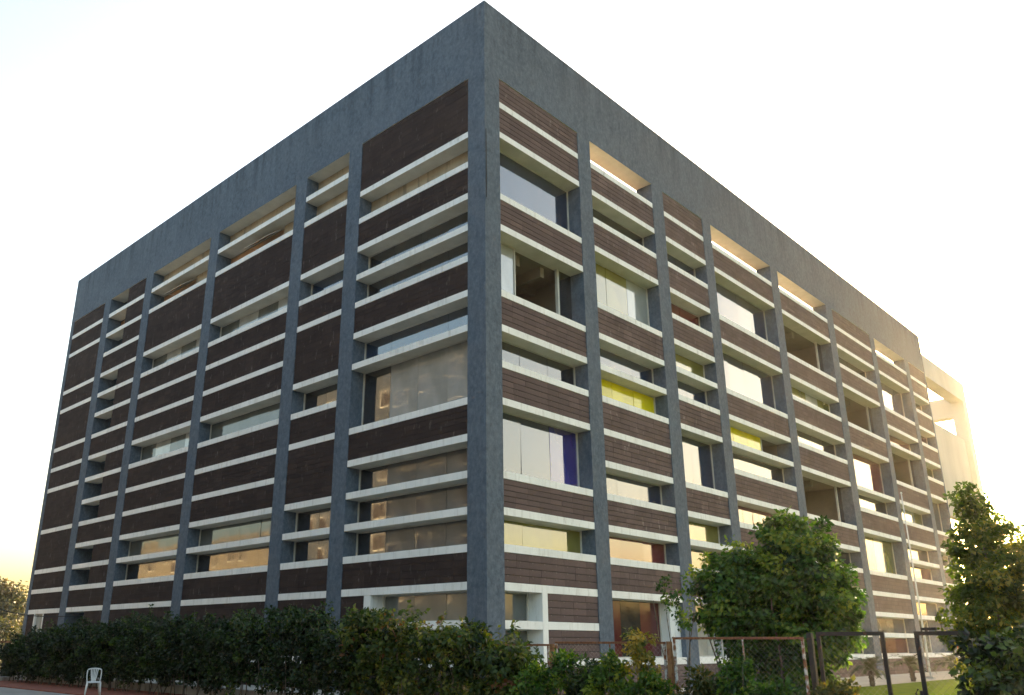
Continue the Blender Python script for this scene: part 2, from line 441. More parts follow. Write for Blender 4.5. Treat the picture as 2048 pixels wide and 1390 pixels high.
for side in 'LR':
    for bi, (u0, u1) in enumerate(BAYS[side]):
        for cell in CELLS[side][bi].split():
            k = len(cell) - 1
            while not cell[k].isdigit(): k -= 1
            rng_s, typ = cell[:k + 1], cell[k + 1:]
            top, bot = rng_s.split('-', 1)
            top, bot = int(top), int(bot)
            z0, z1 = Z(bot), Z(top) - (ST if top < 16 else 0)
            zc = 0.004 if side == 'L' else 0
            c = typ[0]
            if c != 'X' and c != 'V':
                slab(side, u0, u1, bot)
            if c == 'T':
                tile_panel(side, u0, u1, z0 + 0.002, z1 - 0.002, single=(side == 'R' and bi == 0 and top < 16))
            elif c == 'G':
                g = typ[1]
                gl = {'v': 'bbv', 'k': 'k', 'b': 'b', 'o': 'oow', 'w': 'w', 'g': 'g', 'y': 'y', 'r': 'r', 'p': 'pppk', 'q': 'qqqk'}[g]
                if side == 'R' and g == 'o' and bi == 0: gl = 'o'
                if side == 'L' and g in 'w': gl = 'wg'
                window(side, u0, u1, z0, z1, gl)
            elif c == 'E':                                  # yellow panes, then an open bit
                window(side, u0, u0 + 4.4, z0, z1, 'y', pw=1.5)
                room(side, u0 + 4.42, u1, z0, z1, 0.72, 2.6, M['room'])
            elif c == 'W':
                MB().fb(side, u0, u1, 0.62, 0.74, z0 + 0.002, z1 - 0.002).build('back_wall', M['tan'], bld)
            elif c == 'A':                                  # room whose pane is swung out
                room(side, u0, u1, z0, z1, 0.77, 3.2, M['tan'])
                ua = u0 + 0.42 * (u1 - u0)
                if bi == 2: ua = u0 + 0.30 * (u1 - u0)
                MB().fb(side, u0, ua - 0.3, 0.62, 0.70, z0 + 0.002, z1 - 0.002).build('back_wall', M['tan'], bld)
                fr = MB()
                fr.fb(side, -1.0, -0.96, -0.9, 0, -0.015, 0.015); fr.fb(side, 0.96, 1.0, -0.9, 0, -0.015, 0.015)
                fr.fb(side, -0.96, 0.96, -0.9, -0.86, -0.015, 0.015); fr.fb(side, -0.96, 0.96, -0.04, 0, -0.015, 0.015)
                aw = fr.build('window', M['frame'], bld)
                aw.location = (-(ua + 0.9), 0.62, z1 - 0.1); aw.rotation_euler = (rad(38), 0, 0)
                MB().fb(side, -0.95, 0.95, -0.86, -0.04, -0.006, 0.006).build('pane', GL['g'], aw)
                MB().tube([(-0.9, -0.7, -0.02), (-0.7, -0.1, -0.55)], 0.014, 5).build('stay', M['frame'], aw)
            elif c == 'D':                                  # deep dark recess beside a tiled pier
                tile_panel(side, u0, 28.22, z0 + 0.002, z1 - 0.002)
                MB().fb(side, u0, 28.215, 0.73, 7.0, z0 + 0.003, z1 - 0.003).build('return_wall', M['plaster'], bld)
                room(side, 28.22, u1, z0, z1, 0.72, 7.0, M['plaster'])
            elif c == 'S':
                pass                                        # open loggia under the parapet beam
            elif c == 'O':
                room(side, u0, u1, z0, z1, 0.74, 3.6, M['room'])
                fr = MB()
                fr.fb(side, u1 - 0.75, u1 - 0.66, 0.58, 0.68, z0, z1)
                fo = fr.build('window', M['frame'], bld)
                MB().fb(side, u1 - 0.65, u1 - 0.005, 0.615, 0.635, z0 + 0.002, z1 - 0.002).build('pane', GL['k'], fo)
                MB().fb(side, u0 + 0.8, u0 + 1.05, 0.9, 3.5, z1 - 0.35, z1 - 0.004).build('ceiling_beam', M['room'], bld)
                MB().fb(side, u0 + 3.2, u0 + 3.45, 0.9, 3.5, z1 - 0.35, z1 - 0.004).build('ceiling_beam', M['room'], bld)
            elif c == 'P':                                  # first pane shut, the rest open on a bare room
                window(side, u0, 2.2, z0, z1, 'w')
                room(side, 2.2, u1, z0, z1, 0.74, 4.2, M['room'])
                fr = MB(); fr.fb(side, 4.62, 4.72, 0.58, 0.7, z0, z1)
                fo = fr.build('window', M['frame'], bld)
                MB().fb(side, 4.73, u1 - 0.005, 0.615, 0.635, z0 + 0.002, z1 - 0.002).build('pane', GL['k'], fo)
                for q in (2.6, 4.0):
                    MB().fb(side, q, q + 0.22, 0.9, 4.1, z1 - 0.4, z1 - 0.004).build('ceiling_beam', M['room'], bld)
                MB().fb(side, 2.25, u1 - 0.01, 2.3, 2.55, z1 - 0.3, z1 - 0.006).build('ceiling_beam', M['room'], bld)
            elif c == 'Q':                                  # tall ground floor glazing
                window(side, u0, u1 - 0.7, z0, z1, 'mnm', pw=1.3)
                MB().fb(side, u1 - 0.69, u1, 0.2, 0.74, z0, z1).build('pier', M['white'], bld)
            elif c == 'F':
                window(side, u0, u0 + 3.6, z0, z1, 'gog', pw=0.9, doors=True)
                MB().fb(side, u0 + 3.61, u1, 0.55, 0.74, z0, z1).build('pier', M['plaster'], bld)
            elif c == 'H':
                window(side, u0, u0 + 1.0, z0, z1, 'R', pw=1.0, depth=0.1)
                window(side, u0 + 1.01, u1, z0, z1, 'k')
            elif c == 'Y':
                wz0, wz1, a, e = 1.25, z1 - 0.02, 33.6, 35.0
                tile_panel(side, u0, a, z0 + 0.002, z1 - 0.002)
                tile_panel(side, e, u1, z0 + 0.002, z1 - 0.002)
                window(side, a + 0.12, e - 0.12, z0, z1 - 0.002, 'w', depth=0.15)
                for q0, q1 in ((a, a + 0.12), (e - 0.12, e)):
                    MB().fb(side, q0, q1, 0.01, 0.3, z0, z1 - 0.002).build('window_jamb', M['white'], bld)
            elif c == 'X':                                  # white upright splits the corner bay
                slab(side, u0, u1 if bot < 0 else 5.28, bot)
                if bot == 0:
                    MB().fb(side, 5.281, 5.62, 0.010, 0.76, Z(-1), Z(1) - ST).build('upright', M['white'], bld)
                    tile_panel(side, 5.622, u1, Z(-1) + 0.002, z1 - 0.002)
                    window(side, u0, 5.28, z0, z1, 'g')
                else:
                    window(side, u0, 5.28, z0, z1, 'k')
            elif c == 'V':
                slab(side, u0, 2.545, bot); slab(side, 2.81, u1, bot)
                if bot == 0:
                    MB().fb(side, 2.546, 2.809, 0.010, 0.76, Z(-1) - ST, Z(1) - ST).build('upright', M['white'], bld)
                tile_panel(side, 2.812, u1, z0 + 0.002, z1 - 0.002, single=True)
                window(side, u0, 2.545, z0, z1, 'g')
        # plinth
        tile_panel(side, u0, u1, -0.02, Z(-1) - ST - 0.002)
tag(big['R'].build('tile', M['tile'], bld), kind='stuff')
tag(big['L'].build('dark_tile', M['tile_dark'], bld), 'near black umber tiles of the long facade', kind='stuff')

# ------------------------------------------------------------------ concrete portal behind the block
M['conc'] = mat_noise('bare_concrete', (0.42, 0.38, 0.33), (0.52, 0.48, 0.42), 0.5, 0.9, (1, 1, 0.4), bmp=0.2)
tw = tag(empty('portal_tower', (-1, 53, 0)), 'tall open concrete portal frame standing past the end of the block', 'tower')
MB().box(-1.0, 0, -1.5, 11.7, 22.05, 23.9).build('beam', M['conc'], tw)
MB().box(-1.0, 0, 10.4, 11.7, -0.05, 22.048).build('post', M['conc'], tw)
MB().box(-0.95, -0.4, -1.5, 10.398, 11.1, 18.6).build('wall_panel', M['conc'], tw)
MB().box(-11.0, -1.002, 10.5, 11.6, 20.8, 22.6).build('beam', M['conc'], tw)
MB().box(-12.0, -11.002, 10.4, 11.7, -0.05, 22.6).build('post', M['conc'], tw)
MB().box(-12.0, -11.1, -1.5, 10.398, 20.9, 22.5).build('beam', M['conc'], tw)

# ------------------------------------------------------------------ blocks across the forecourt, seen in the glass
M['beige'] = mat_noise('beige_plaster', (0.11, 0.095, 0.07), (0.15, 0.13, 0.095), 0.4, 0.9)
M['dull'] = mat_noise('dull_concrete', (0.035, 0.042, 0.052), (0.055, 0.062, 0.075), 0.4, 0.9)  # darkened and blued so its sunlit face mirrors as if in shade
def block(name, loc, w, d, h, mat, floors, label):
    ob = tag(empty(name, loc), label, 'building')
    MB().box(-w / 2, w / 2, -d / 2, d / 2, 0, h).build('wall', M[mat], ob)
    MB().box(-w / 2 - 0.3, w / 2 + 0.3, -d / 2 - 0.3, d / 2 + 0.3, h + 0.001, h + 0.7).build('parapet', M[mat], ob)
    fh = (h - 1) / floors; n = int(w / 5.0)
    for fl in range(floors):
        for k in range(n):
            x = -w / 2 + 1.6 + k * (w - 1.5) / n
            w_ = MB().box(x, x + 2.2, d / 2 - 0.1, d / 2 + 0.06, 1.4 + fl * fh, 3.1 + fl * fh).build('window', M['frame'], ob)
            MB().box(x + 0.12, x + 2.08, d / 2 + 0.061, d / 2 + 0.075, 1.52 + fl * fh, 2.98 + fl * fh).build('pane', M['joint'], w_)
block('grey_block', (-26, -44, 0), 72, 22, 28, 'dull', 7, 'long dull grey block behind the viewpoint, mirrored in the corner bay glass and enlarged to shade the long facade')  # mirrored neighbour, widened, raised and moved nearer to darken the long facade
block('beige_block', (-86, -50, 0), 46, 24, 14, 'beige', 4, 'sunlit beige block behind the viewpoint, mirrored in the lower glass of the dark facade')

# ------------------------------------------------------------------ foliage tools
LEAF = [(0.0, (0.007, 0.026, 0.004)), (0.45, (0.030, 0.084, 0.009)), (0.8, (0.075, 0.150, 0.014)), (1.0, (0.15, 0.21, 0.02))]
M['leaf'] = mat_leaf('green_leaf', LEAF)
M['leaf_dark'] = mat_leaf('dark_leaf', [(0.0, (0.005, 0.013, 0.003)), (0.6, (0.014, 0.034, 0.006)), (1.0, (0.060, 0.100, 0.014))], 0.25)
M['leaf_fresh'] = mat_leaf('fresh_leaf', [(0.0, (0.015, 0.04, 0.006)), (0.6, (0.06, 0.12, 0.012)), (1.0, (0.20, 0.22, 0.02))])
M['leaf_vine'] = mat_leaf('vine_leaf', [(0.0, (0.008, 0.02, 0.004)), (0.55, (0.04, 0.07, 0.011)), (0.88, (0.13, 0.14, 0.02)), (0.97, (0.15, 0.12, 0.02)), (1.0, (0.13, 0.05, 0.018))])
M['leaf_gold'] = mat_leaf('golden_leaf', [(0.0, (0.05, 0.08, 0.012)), (0.4, (0.18, 0.15, 0.02)), (1.0, (0.40, 0.25, 0.04))])
M['leaf_bronze'] = mat_leaf('bronze_leaf', [(0.0, (0.015, 0.028, 0.006)), (0.5, (0.05, 0.06, 0.012)), (0.85, (0.11, 0.085, 0.02)), (1.0, (0.2, 0.12, 0.03))])
M['leaf_cone'] = mat_leaf('backlit_leaf', [(0.0, (0.02, 0.04, 0.006)), (0.6, (0.06, 0.10, 0.012)), (1.0, (0.20, 0.19, 0.02))], 0.5)
M['leaf_far'] = mat_leaf('far_leaf', [(0.0, (0.05, 0.06, 0.035)), (0.6, (0.085, 0.09, 0.055)), (1.0, (0.15, 0.115, 0.065))], 0.15)  # distance haze put into the leaf colour: paler and greyer green
M['bark'] = mat_noise('bark', (0.07, 0.055, 0.04), (0.16, 0.13, 0.10), 7, 0.9, (1, 1, 0.3), bmp=0.5)
M['stem'] = mat_noise('pale_stem', (0.20, 0.17, 0.13), (0.34, 0.30, 0.24), 9, 0.9, (1, 1, 0.3), bmp=0.3)

def leaf_mesh(name, P, D, S, mat, nr, droop=0.45, width=0.32, fold=0.12, rnd=None):
    N = len(P)
    ax = D * 0.55 + nr.normal(0, 0.6, (N, 3)); ax[:, 2] -= droop
    ax /= np.linalg.norm(ax, axis=1)[:, None] + 1e-9
    rv = D * 0.8 + nr.normal(0, 0.55, (N, 3)); rv[:, 2] += 0.5
    sd = np.cross(ax, rv); sd /= np.linalg.norm(sd, axis=1)[:, None] + 1e-9
    nm = np.cross(sd, ax)
    S = S[:, None]
    V = np.empty((N, 4, 3))
    V[:, 0] = P
    V[:, 1] = P + ax * S * 0.45 + sd * S * width + nm * S * fold
    V[:, 2] = P + ax * S - nm * S * 0.1
    V[:, 3] = P + ax * S * 0.45 - sd * S * width + nm * S * fold
    i = np.arange(N)[:, None] * 4
    F = np.concatenate([i + np.array([[0, 1, 2]]), i + np.array([[0, 2, 3]])], axis=1).reshape(-1)
    me = bpy.data.meshes.new(name)
    me.vertices.add(N * 4); me.vertices.foreach_set('co', V.reshape(-1))
    me.loops.add(N * 6); me.loops.foreach_set('vertex_index', F.astype(np.int32))
    me.polygons.add(N * 2)
    me.polygons.foreach_set('loop_start', np.arange(0, N * 6, 3, dtype=np.int32))
    me.polygons.foreach_set('loop_total', np.full(N * 2, 3, dtype=np.int32))
    me.materials.append(mat)
    a = me.attributes.new('rnd', 'FLOAT', 'POINT')
    if rnd is None: rnd = nr.random(N)
    a.data.foreach_set('value', np.repeat(np.clip(rnd, 0, 1), 4).astype(np.float32))
    me.update(calc_edges=True)
    return me

def add_mesh(name, me, parent=None):
    o = bpy.data.objects.new(name, me); COL.objects.link(o)
    if parent: o.parent = parent
    return o

def unit(nr, n):
    d = nr.normal(0, 1, (n, 3)); return d / np.linalg.norm(d, axis=1)[:, None]

def crown(nr, blobs, n_sub, n_leaf, sub_r=(0.2, 0.38), size=(0.06, 0.11), squash=0.8, inner=0.25):
    """leaves gathered in clumps over the surface of several ellipsoids"""
    vol = np.array([b[1][0] * b[1][1] + b[1][1] * b[1][2] + b[1][0] * b[1][2] for b in blobs]); vol = vol / vol.sum()
    P, D, Rn = [], [], []
    for (c, r), w in zip(blobs, vol):
        c, r = np.array(c, float), np.array(r, float)
        ns = max(4, int(n_sub * w)); nl = int(n_leaf * w)
        d = unit(nr, ns); rr = np.where(nr.random(ns) < inner, nr.uniform(0.2, 0.7, ns), nr.uniform(0.72, 1.0, ns))
        sc = c + d * r * rr[:, None]
        sr = nr.uniform(sub_r[0], sub_r[1], ns)
        tone = np.clip(nr.normal(0.45, 0.24, ns), 0, 1)
        pk = nr.integers(0, ns, nl)
        e = unit(nr, nl); q = nr.uniform(0.3, 1.0, nl) ** 0.6
        p = sc[pk] + e * (sr[pk] * q)[:, None] * np.array([1, 1, squash])
        out = (p - c) / r
        out /= np.linalg.norm(out, axis=1)[:, None] + 1e-9
        P.append(p); D.append(e * 0.6 + out * 0.7); Rn.append(np.clip(tone[pk] + nr.normal(0, 0.17, nl), 0, 1))
    P, D, Rn = np.concatenate(P), np.concatenate(D), np.concatenate(Rn)
    return P, D, nr.uniform(size[0], size[1], len(P)), Rn

def stems(r, n, h, spread, rad0, lean=0.15, base=0.08):
    b = MB(); tips = []
    for k in range(n):
        a = 2 * math.pi * (k + r.random()) / n
        p = Vector((math.cos(a) * base, math.sin(a) * base, -0.05)); pts = [p.copy()]
        dr = Vector((math.cos(a) * spread, math.sin(a) * spread, h)) / 6
        for j in range(6):
            p = p + dr + Vector((r.gauss(0, lean * h / 12), r.gauss(0, lean * h / 12), 0)); pts.append(p.copy())
        b.tube(pts, [rad0 * (1 - 0.13 * j) for j in range(7)], 6)
        tips.append(pts)
        for j in (2, 3, 4, 5):                         # twigs
            q = pts[j]; e = q + Vector((r.gauss(0, 0.2), r.gauss(0, 0.2), r.uniform(0.1, 0.35))) * (0.35 * h / 2)
            b.tube([q, (q + e) / 2 + Vector((0, 0, 0.03)), e], [rad0 * 0.5, rad0 * 0.35, rad0 * 0.15], 5)
    return b, tips

def plant(name, loc, blobs, n_sub, n_leaf, mat, label, cat, seed, size=(0.06, 0.11), sub_r=(0.2, 0.38), stem=None, group=None, inner=0.25, droop=0.45, width=0.32):
    nr = np.random.default_rng(seed); r = random.Random(seed)
    root = tag(empty(name, loc), label, cat, group)
    P, D, S, Rn = crown(nr, blobs, n_sub, n_leaf, sub_r, size, inner=inner)
    keep = P[:, 2] > 0.02
    add_mesh('crown', leaf_mesh('crown', P[keep], D[keep], S[keep], M[mat], nr, droop, width, rnd=Rn[keep]), root)
    n, h, sp, r0 = stem or (3, 1.0, 0.2, 0.02)
    b, _ = stems(r, n, h, sp, r0)
    b.build('trunk', M['bark'], root, smooth=True)
    return root

# ------------------------------------------------------------------ hedge along the low wall
M['wallw'] = mat_noise('whitewash', (0.48, 0.46, 0.43), (0.62, 0.6, 0.56), 2, 0.9, streak=((0.2, 0.17, 0.14), 3, (1, 1, 0.3), 0.55, 0.6))
wl_ = MB().box(-23.2, 5.2, -4.75, -4.58, -0.05, 0.25).build('low_wall', M['wallw'], bevel=0.01)
tag(wl_, 'low whitewashed wall running under the dark hedge', 'wall')

def hedge_top(x):
    return np.interp(x, [-21.6, -20.5, -17, -13, -9.5, -6, -2.4, 0, 2.4, 3.6, 4.6, 5.6], [1.35, 1.75, 1.95, 2.15, 2.3, 2.1, 2.4, 2.05, 2.15, 1.95, 1.75, 1.6])
def hedge(x0, x1, n, mat, seed, name, label, clump_n, size, shoots, low=0.3, shoot_len=(0.25, 0.6)):
    nr = np.random.default_rng(seed); r = random.Random(seed)
    xm = (x0 + x1) / 2
    root = tag(empty(name, (xm, -5.35, 0)), label, 'hedge')
    cx = nr.uniform(x0, x1, clump_n)
    tz = hedge_top(cx) + 0.16 * np.sin(cx * 1.9 + seed) + 0.12 * np.sin(cx * 4.3 + 1) + nr.normal(0, 0.06, clump_n)
    t = nr.random(clump_n) ** 0.75
    cz = low + (tz - low - 0.15) * t
    cy = nr.normal(0, 0.30, clump_n) * (0.75 + 0.5 * t)
    sr = nr.uniform(0.10, 0.26, clump_n)
    pk = nr.integers(0, clump_n, n)
    e = unit(nr, n); q = nr.uniform(0.25, 1, n) ** 0.6
    P = np.stack([cx[pk], cy[pk], cz[pk]], 1) + e * (sr[pk] * q)[:, None]
    D = e + np.array([0, -0.35, 0.25])
    tone = np.clip(nr.normal(0.40, 0.24, clump_n), 0, 1)
    rn = np.clip(tone[pk] + nr.normal(0, 0.18, n), 0, 1)
    SP, SD, SR = [], [], []
    twigs = MB()
    for k in range(shoots):                       # long shoots arching out of the top and face
        x = r.uniform(x0, x1); h = float(hedge_top(x)); z = h - r.uniform(0.1, 0.75) ; y = r.gauss(-0.15, 0.25)
        p = Vector((x, y, z)); d = Vector((r.gauss(0, 0.5), r.gauss(-0.35, 0.4), r.uniform(0.5, 1.2))).normalized()
        L = r.uniform(*shoot_len); m = int(L / 0.035); tn = r.uniform(0.35, 0.95); pts = [p.copy() - Vector((xm, 0, 0))]
        for j in range(m):
            p = p + d * 0.035; d = (d + Vector((0, 0, -0.045))).normalized(); pts.append(p.copy() - Vector((xm, 0, 0)))
            side = d.cross(Vector((0, 0, 1))).normalized() * (1 if j % 2 else -1)
            SP.append(tuple(p)); SD.append(tuple(side * 1.5 + d * 0.6 + Vector((0, 0, 0.3)))); SR.append(tn + r.gauss(0, 0.1))
        twigs.tube(pts[::3] + [pts[-1]], 0.005, 4)
    P = np.concatenate([P, np.array(SP)]); D = np.concatenate([D, np.array(SD)]); rn = np.concatenate([rn, np.clip(np.array(SR), 0, 1)])
    P[:, 0] -= xm
    k = P[:, 2] > 0.05
    add_mesh('foliage', leaf_mesh('foliage', P[k], D[k], nr.uniform(size[0], size[1], len(P))[k], M[mat], nr, 0.4, 0.33, rnd=rn[k]), root)
    tag(twigs.build('twigs', M['bark'], root), kind='stuff')
    for j in range(int((x1 - x0) / 0.75)):
        bx = x0 + 0.4 + j * 0.75 + r.uniform(-0.2, 0.2) - xm
        b = MB()
        for s in range(3):
            p = Vector((bx + r.uniform(-0.06, 0.06), r.uniform(-0.1, 0.1), -0.04)); pts = [p.copy()]
            for _ in range(6):
                p = p + Vector((r.gauss(0, 0.06), r.gauss(0, 0.05), 0.28)); pts.append(p.copy())
            b.tube(pts, [0.02 - 0.0022 * i for i in range(7)], 5)
        b.build('stem', M['bark'], root, smooth=True)
    return root
hedge(-21.6, 1.2, 80000, 'leaf_dark', 11, 'hedge', 'long dark green hedge grown along the low white wall', 1200, (0.07, 0.13), 260)
hedge(0.6, 6.1, 17000, 'leaf_vine', 12, 'flowering_creeper', 'yellow green creeper with reddish leaves at the corner end of the hedge', 230, (0.08, 0.15), 90)

# ------------------------------------------------------------------ fence panels and gates on the right
M['rusty'] = mat_rust('rusty_white_steel', (0.52, 0.50, 0.46), 0.52)
M['rusted'] = mat_rust('rusted_steel', (0.40, 0.30, 0.22), 0.66)
M['blackm'] = mat_rust('black_steel', (0.012, 0.011, 0.011), 0.36)
M['brownp'] = mat_rust('brown_steel', (0.26, 0.13, 0.05), 0.5)
M['wire'] = mat_plain('galvanised_wire', (0.35, 0.34, 0.32), 0.45, 0.7)
FY = -5.0
def chain_link(w, h, pitch=0.088, r=0.0008):
    b = MB()
    for sgn in (1, -1):
        c = -h
        while c < w:
            # line x = c + t, z = t (or mirrored)
            t0, t1 = max(0, -c), min(h, w - c)
            if t1 - t0 > 0.02:
                xa, xb = c + t0, c + t1
                za, zb = t0, t1
                if sgn < 0: za, zb = h - t0, h - t1
                b.tube([(xa, 0.003 * sgn, za), (xb, 0.003 * sgn, zb)], r, 3, caps=False)
            c += pitch
    return b
def panel(name, x0, x1, z1, fm, rm, label, cat, group=None, bar=0.038, z0=0.12, mids=()):
    root = tag(empty(name, (x0, FY, 0)), label, cat, group)
    w = x1 - x0
    MB().box(0, bar, -0.02, 0.02, z0 - 0.14, z1 - bar).build('stile', M[fm], root, bevel=0.003)
    MB().box(w - bar, w, -0.02, 0.02, z0 - 0.14, z1 - bar).build('stile', M[fm], root, bevel=0.003)
    MB().box(0, w, -0.022, 0.022, z1 - bar, z1).build('top_rail', M[rm], root, bevel=0.003)
    MB().box(bar, w - bar, -0.018, 0.018, z0, z0 + bar).build('bottom_rail', M[fm], root, bevel=0.003)
    for m in mids:
        MB().box(m * w - 0.009, m * w + 0.009, -0.014, 0.014, z0 + bar, z1 - bar).build('mid_bar', M[fm], root)
    o = chain_link(w - 2 * bar, z1 - z0 - 2 * bar).build('chain_link', M['wire'], root)
    o.location = (bar, 0, z0 + bar)
    return root
FG = 'chain link panels along the planting bed'
panel('chain_link_fence', 3.9, 6.24, 1.50, 'rusty', 'rusted', 'rusty chain link panel half buried in the corner creeper', 'fence', FG)
panel('chain_link_fence', 6.40, 8.82, 1.545, 'rusty', 'rusted', 'chain link panel with rusted top rail behind the leafy shrub row', 'fence', FG, mids=(0.52,))
panel('chain_link_fence', 8.98, 11.27, 1.62, 'rusty', 'rusted', 'chain link panel with rusted top rail in front of the big round tree', 'fence', FG, mids=(0.40, 0.56))
panel('gate_leaf', 11.48, 12.47, 1.69, 'blackm', 'blackm', 'black steel mesh gate leaf beside the big round tree', 'gate', 'black mesh gates', bar=0.055)
g2 = panel('gate_leaf', 12.88, 13.60, 1.69, 'blackm', 'blackm', 'black steel mesh gate leaf with latch by the dark bush', 'gate', 'black mesh gates', bar=0.055)
MB().box(0.10, 0.30, -0.03, 0.03, 1.70, 1.74).build('hinge_plate', M['blackm'], g2)
lk = MB().box(-0.04, 0.0, -0.03, 0.03, 0.78, 0.9); lk.tube([(-0.06, 0, 0.92), (-0.1, 0, 0.86), (-0.06, 0, 0.78)], 0.012, 6)
lk.build('latch', M['blackm'], g2)
for x, mt, h, lab in ((6.32, 'brownp', 1.5, 'brown steel fence post between panels beside the corner creeper'),
                      (8.90, 'brownp', 1.55, 'brown steel fence post between the rusted panels by the sapling'),
                      (11.375, 'blackm', 1.68, 'black gate post between rusted panel and mesh gate'),
                      (12.55, 'blackm', 1.2, 'short black gate stop post between the two gate leaves')):
    if x == 12.55: continue
    p = MB(); p.box(x - 0.04, x + 0.04, FY - 0.04, FY + 0.04, -0.1, h)
    tag(p.build('fence_post', M[mt], bevel=0.006), lab, 'post', 'fence posts')

# ------------------------------------------------------------------ shrubs and trees on the right
plant('round_tree', (9.82, -2.6, 0), [((0.55, 0.1, 2.95), (0.75, 0.75, 0.95)), ((-0.75, 0, 2.35), (0.85, 0.8, 0.85)), ((0.75, 0, 2.1), (0.75, 0.8, 0.85)),
      ((0.0, 0, 1.75), (1.35, 0.95, 0.75)), ((0.1, 0.0, 0.9), (0.75, 0.6, 0.75)), ((0.35, 0, 3.45), (0.42, 0.4, 0.45)), ((-0.1, 0, 2.55), (0.95, 0.85, 0.75))],
      480, 44000, 'leaf', 'big round leafy tree behind the rusted chain link panel', 'tree', 21, size=(0.08, 0.13), sub_r=(0.13, 0.28), stem=(5, 2.4, 0.55, 0.045))
plant('sapling', (8.85, -2.4, 0), [((-0.35, 0, 2.85), (0.38, 0.38, 0.42)), ((0.35, 0, 3.05), (0.40, 0.4, 0.42)), ((0.0, 0, 2.3), (0.5, 0.4, 0.4))],
      30, 1500, 'leaf_fresh', 'slender pale stemmed sapling with sparse leaves left of the big round tree', 'sapling', 22, size=(0.06, 0.11), sub_r=(0.1, 0.22), stem=(5, 2.7, 0.55, 0.022))
plant('sapling', (7.85, -3.0, 0), [((0.1, 0, 2.55), (0.4, 0.35, 0.35)), ((0.3, 0, 2.0), (0.3, 0.3, 0.3))],
      16, 620, 'leaf', 'thin bare stemmed sapling with a small tuft against the maroon glass', 'sapling', 23, size=(0.06, 0.1), sub_r=(0.1, 0.2), stem=(4, 2.4, 0.35, 0.02))
plant('golden_shrub', (8.72, -5.65, 0), [((0, 0, 1.45), (0.24, 0.24, 0.36)), ((0.05, 0, 1.0), (0.26, 0.26, 0.4))],
      26, 1300, 'leaf_gold', 'upright golden leaved shrub in front of the rusted rail', 'shrub', 24, size=(0.05, 0.09), sub_r=(0.08, 0.16), stem=(3, 1.4, 0.1, 0.015))
plant('conical_tree', (13.62, -3.5, 0), [((0.1, 0, 1.6), (0.85, 0.75, 0.9)), ((0.1, 0, 2.3), (0.72, 0.65, 0.75)), ((0.05, 0, 2.85), (0.5, 0.5, 0.55)), ((-0.02, 0, 3.35), (0.27, 0.27, 0.42)), ((0.75, 0, 2.2), (0.5, 0.5, 0.65)), ((0.62, 0, 2.75), (0.3, 0.3, 0.4)), ((-0.12, 0, 3.72), (0.13, 0.13, 0.24))],
      330, 22000, 'leaf_cone', 'tall conical tree with leaves lit from behind by the low sun', 'tree', 25, size=(0.06, 0.10), sub_r=(0.1, 0.22), stem=(3, 3.0, 0.2, 0.04))
plant('dark_bush', (14.25, -6.3, 0), [((0.05, 0, 1.05), (0.55, 0.55, 0.6)), ((0.25, 0, 0.6), (0.65, 0.55, 0.6)), ((0.4, 0, 1.3), (0.5, 0.4, 0.4))],
      120, 8500, 'leaf_dark', 'dense dark green bush in front of the conical tree', 'bush', 26, size=(0.07, 0.12), sub_r=(0.14, 0.26), stem=(4, 1.0, 0.2, 0.025))
row = [(6.35, -5.7, 1.15, 'leaf', 'glossy mid green shrub next to the corner creeper'), (6.95, -5.55, 1.38, 'leaf', 'leafy green shrub with yellowish top shoots before the first rusted panel'),
       (7.55, -5.6, 1.30, 'leaf_dark', 'dark glossy shrub under the middle of the first rusted panel'), (8.15, -5.75, 1.38, 'leaf_fresh', 'bright green shrub with pale shoots left of the golden shrub'),
       (9.0, -5.95, 1.05, 'leaf_fresh', 'low feathery bright green shrub at the foot of the brown post'), (9.75, -5.6, 1.15, 'leaf_bronze', 'low bronze tinted shrub in front of the round tree'),
       (10.3, -5.5, 1.45, 'leaf', 'tall narrow green shrub pushing over the rusted rail'), (10.85, -5.6, 1.0, 'leaf', 'broad green shrub at the foot of the round tree panel'),
       (11.75, -5.35, 1.0, 'leaf_bronze', 'bronze green shrub growing through the black gate leaf')]
for i, (x, y, h, mt, lab) in enumerate(row):
    w = 0.24 if 'narrow' in lab else 0.36
    plant('garden_shrub', (x, y, 0), [((0, 0, h * 0.45), (w + 0.08, w, h * 0.42)), ((0.08, 0, h * 0.75), (w * 0.75, w * 0.75, h * 0.22))], 40, 1900, mt, lab, 'shrub', 40 + i,
          size=(0.07, 0.13), sub_r=(0.1, 0.2), stem=(5, h * 0.85, 0.15, 0.012), group='shrubs along the fence', droop=0.1, width=0.24)

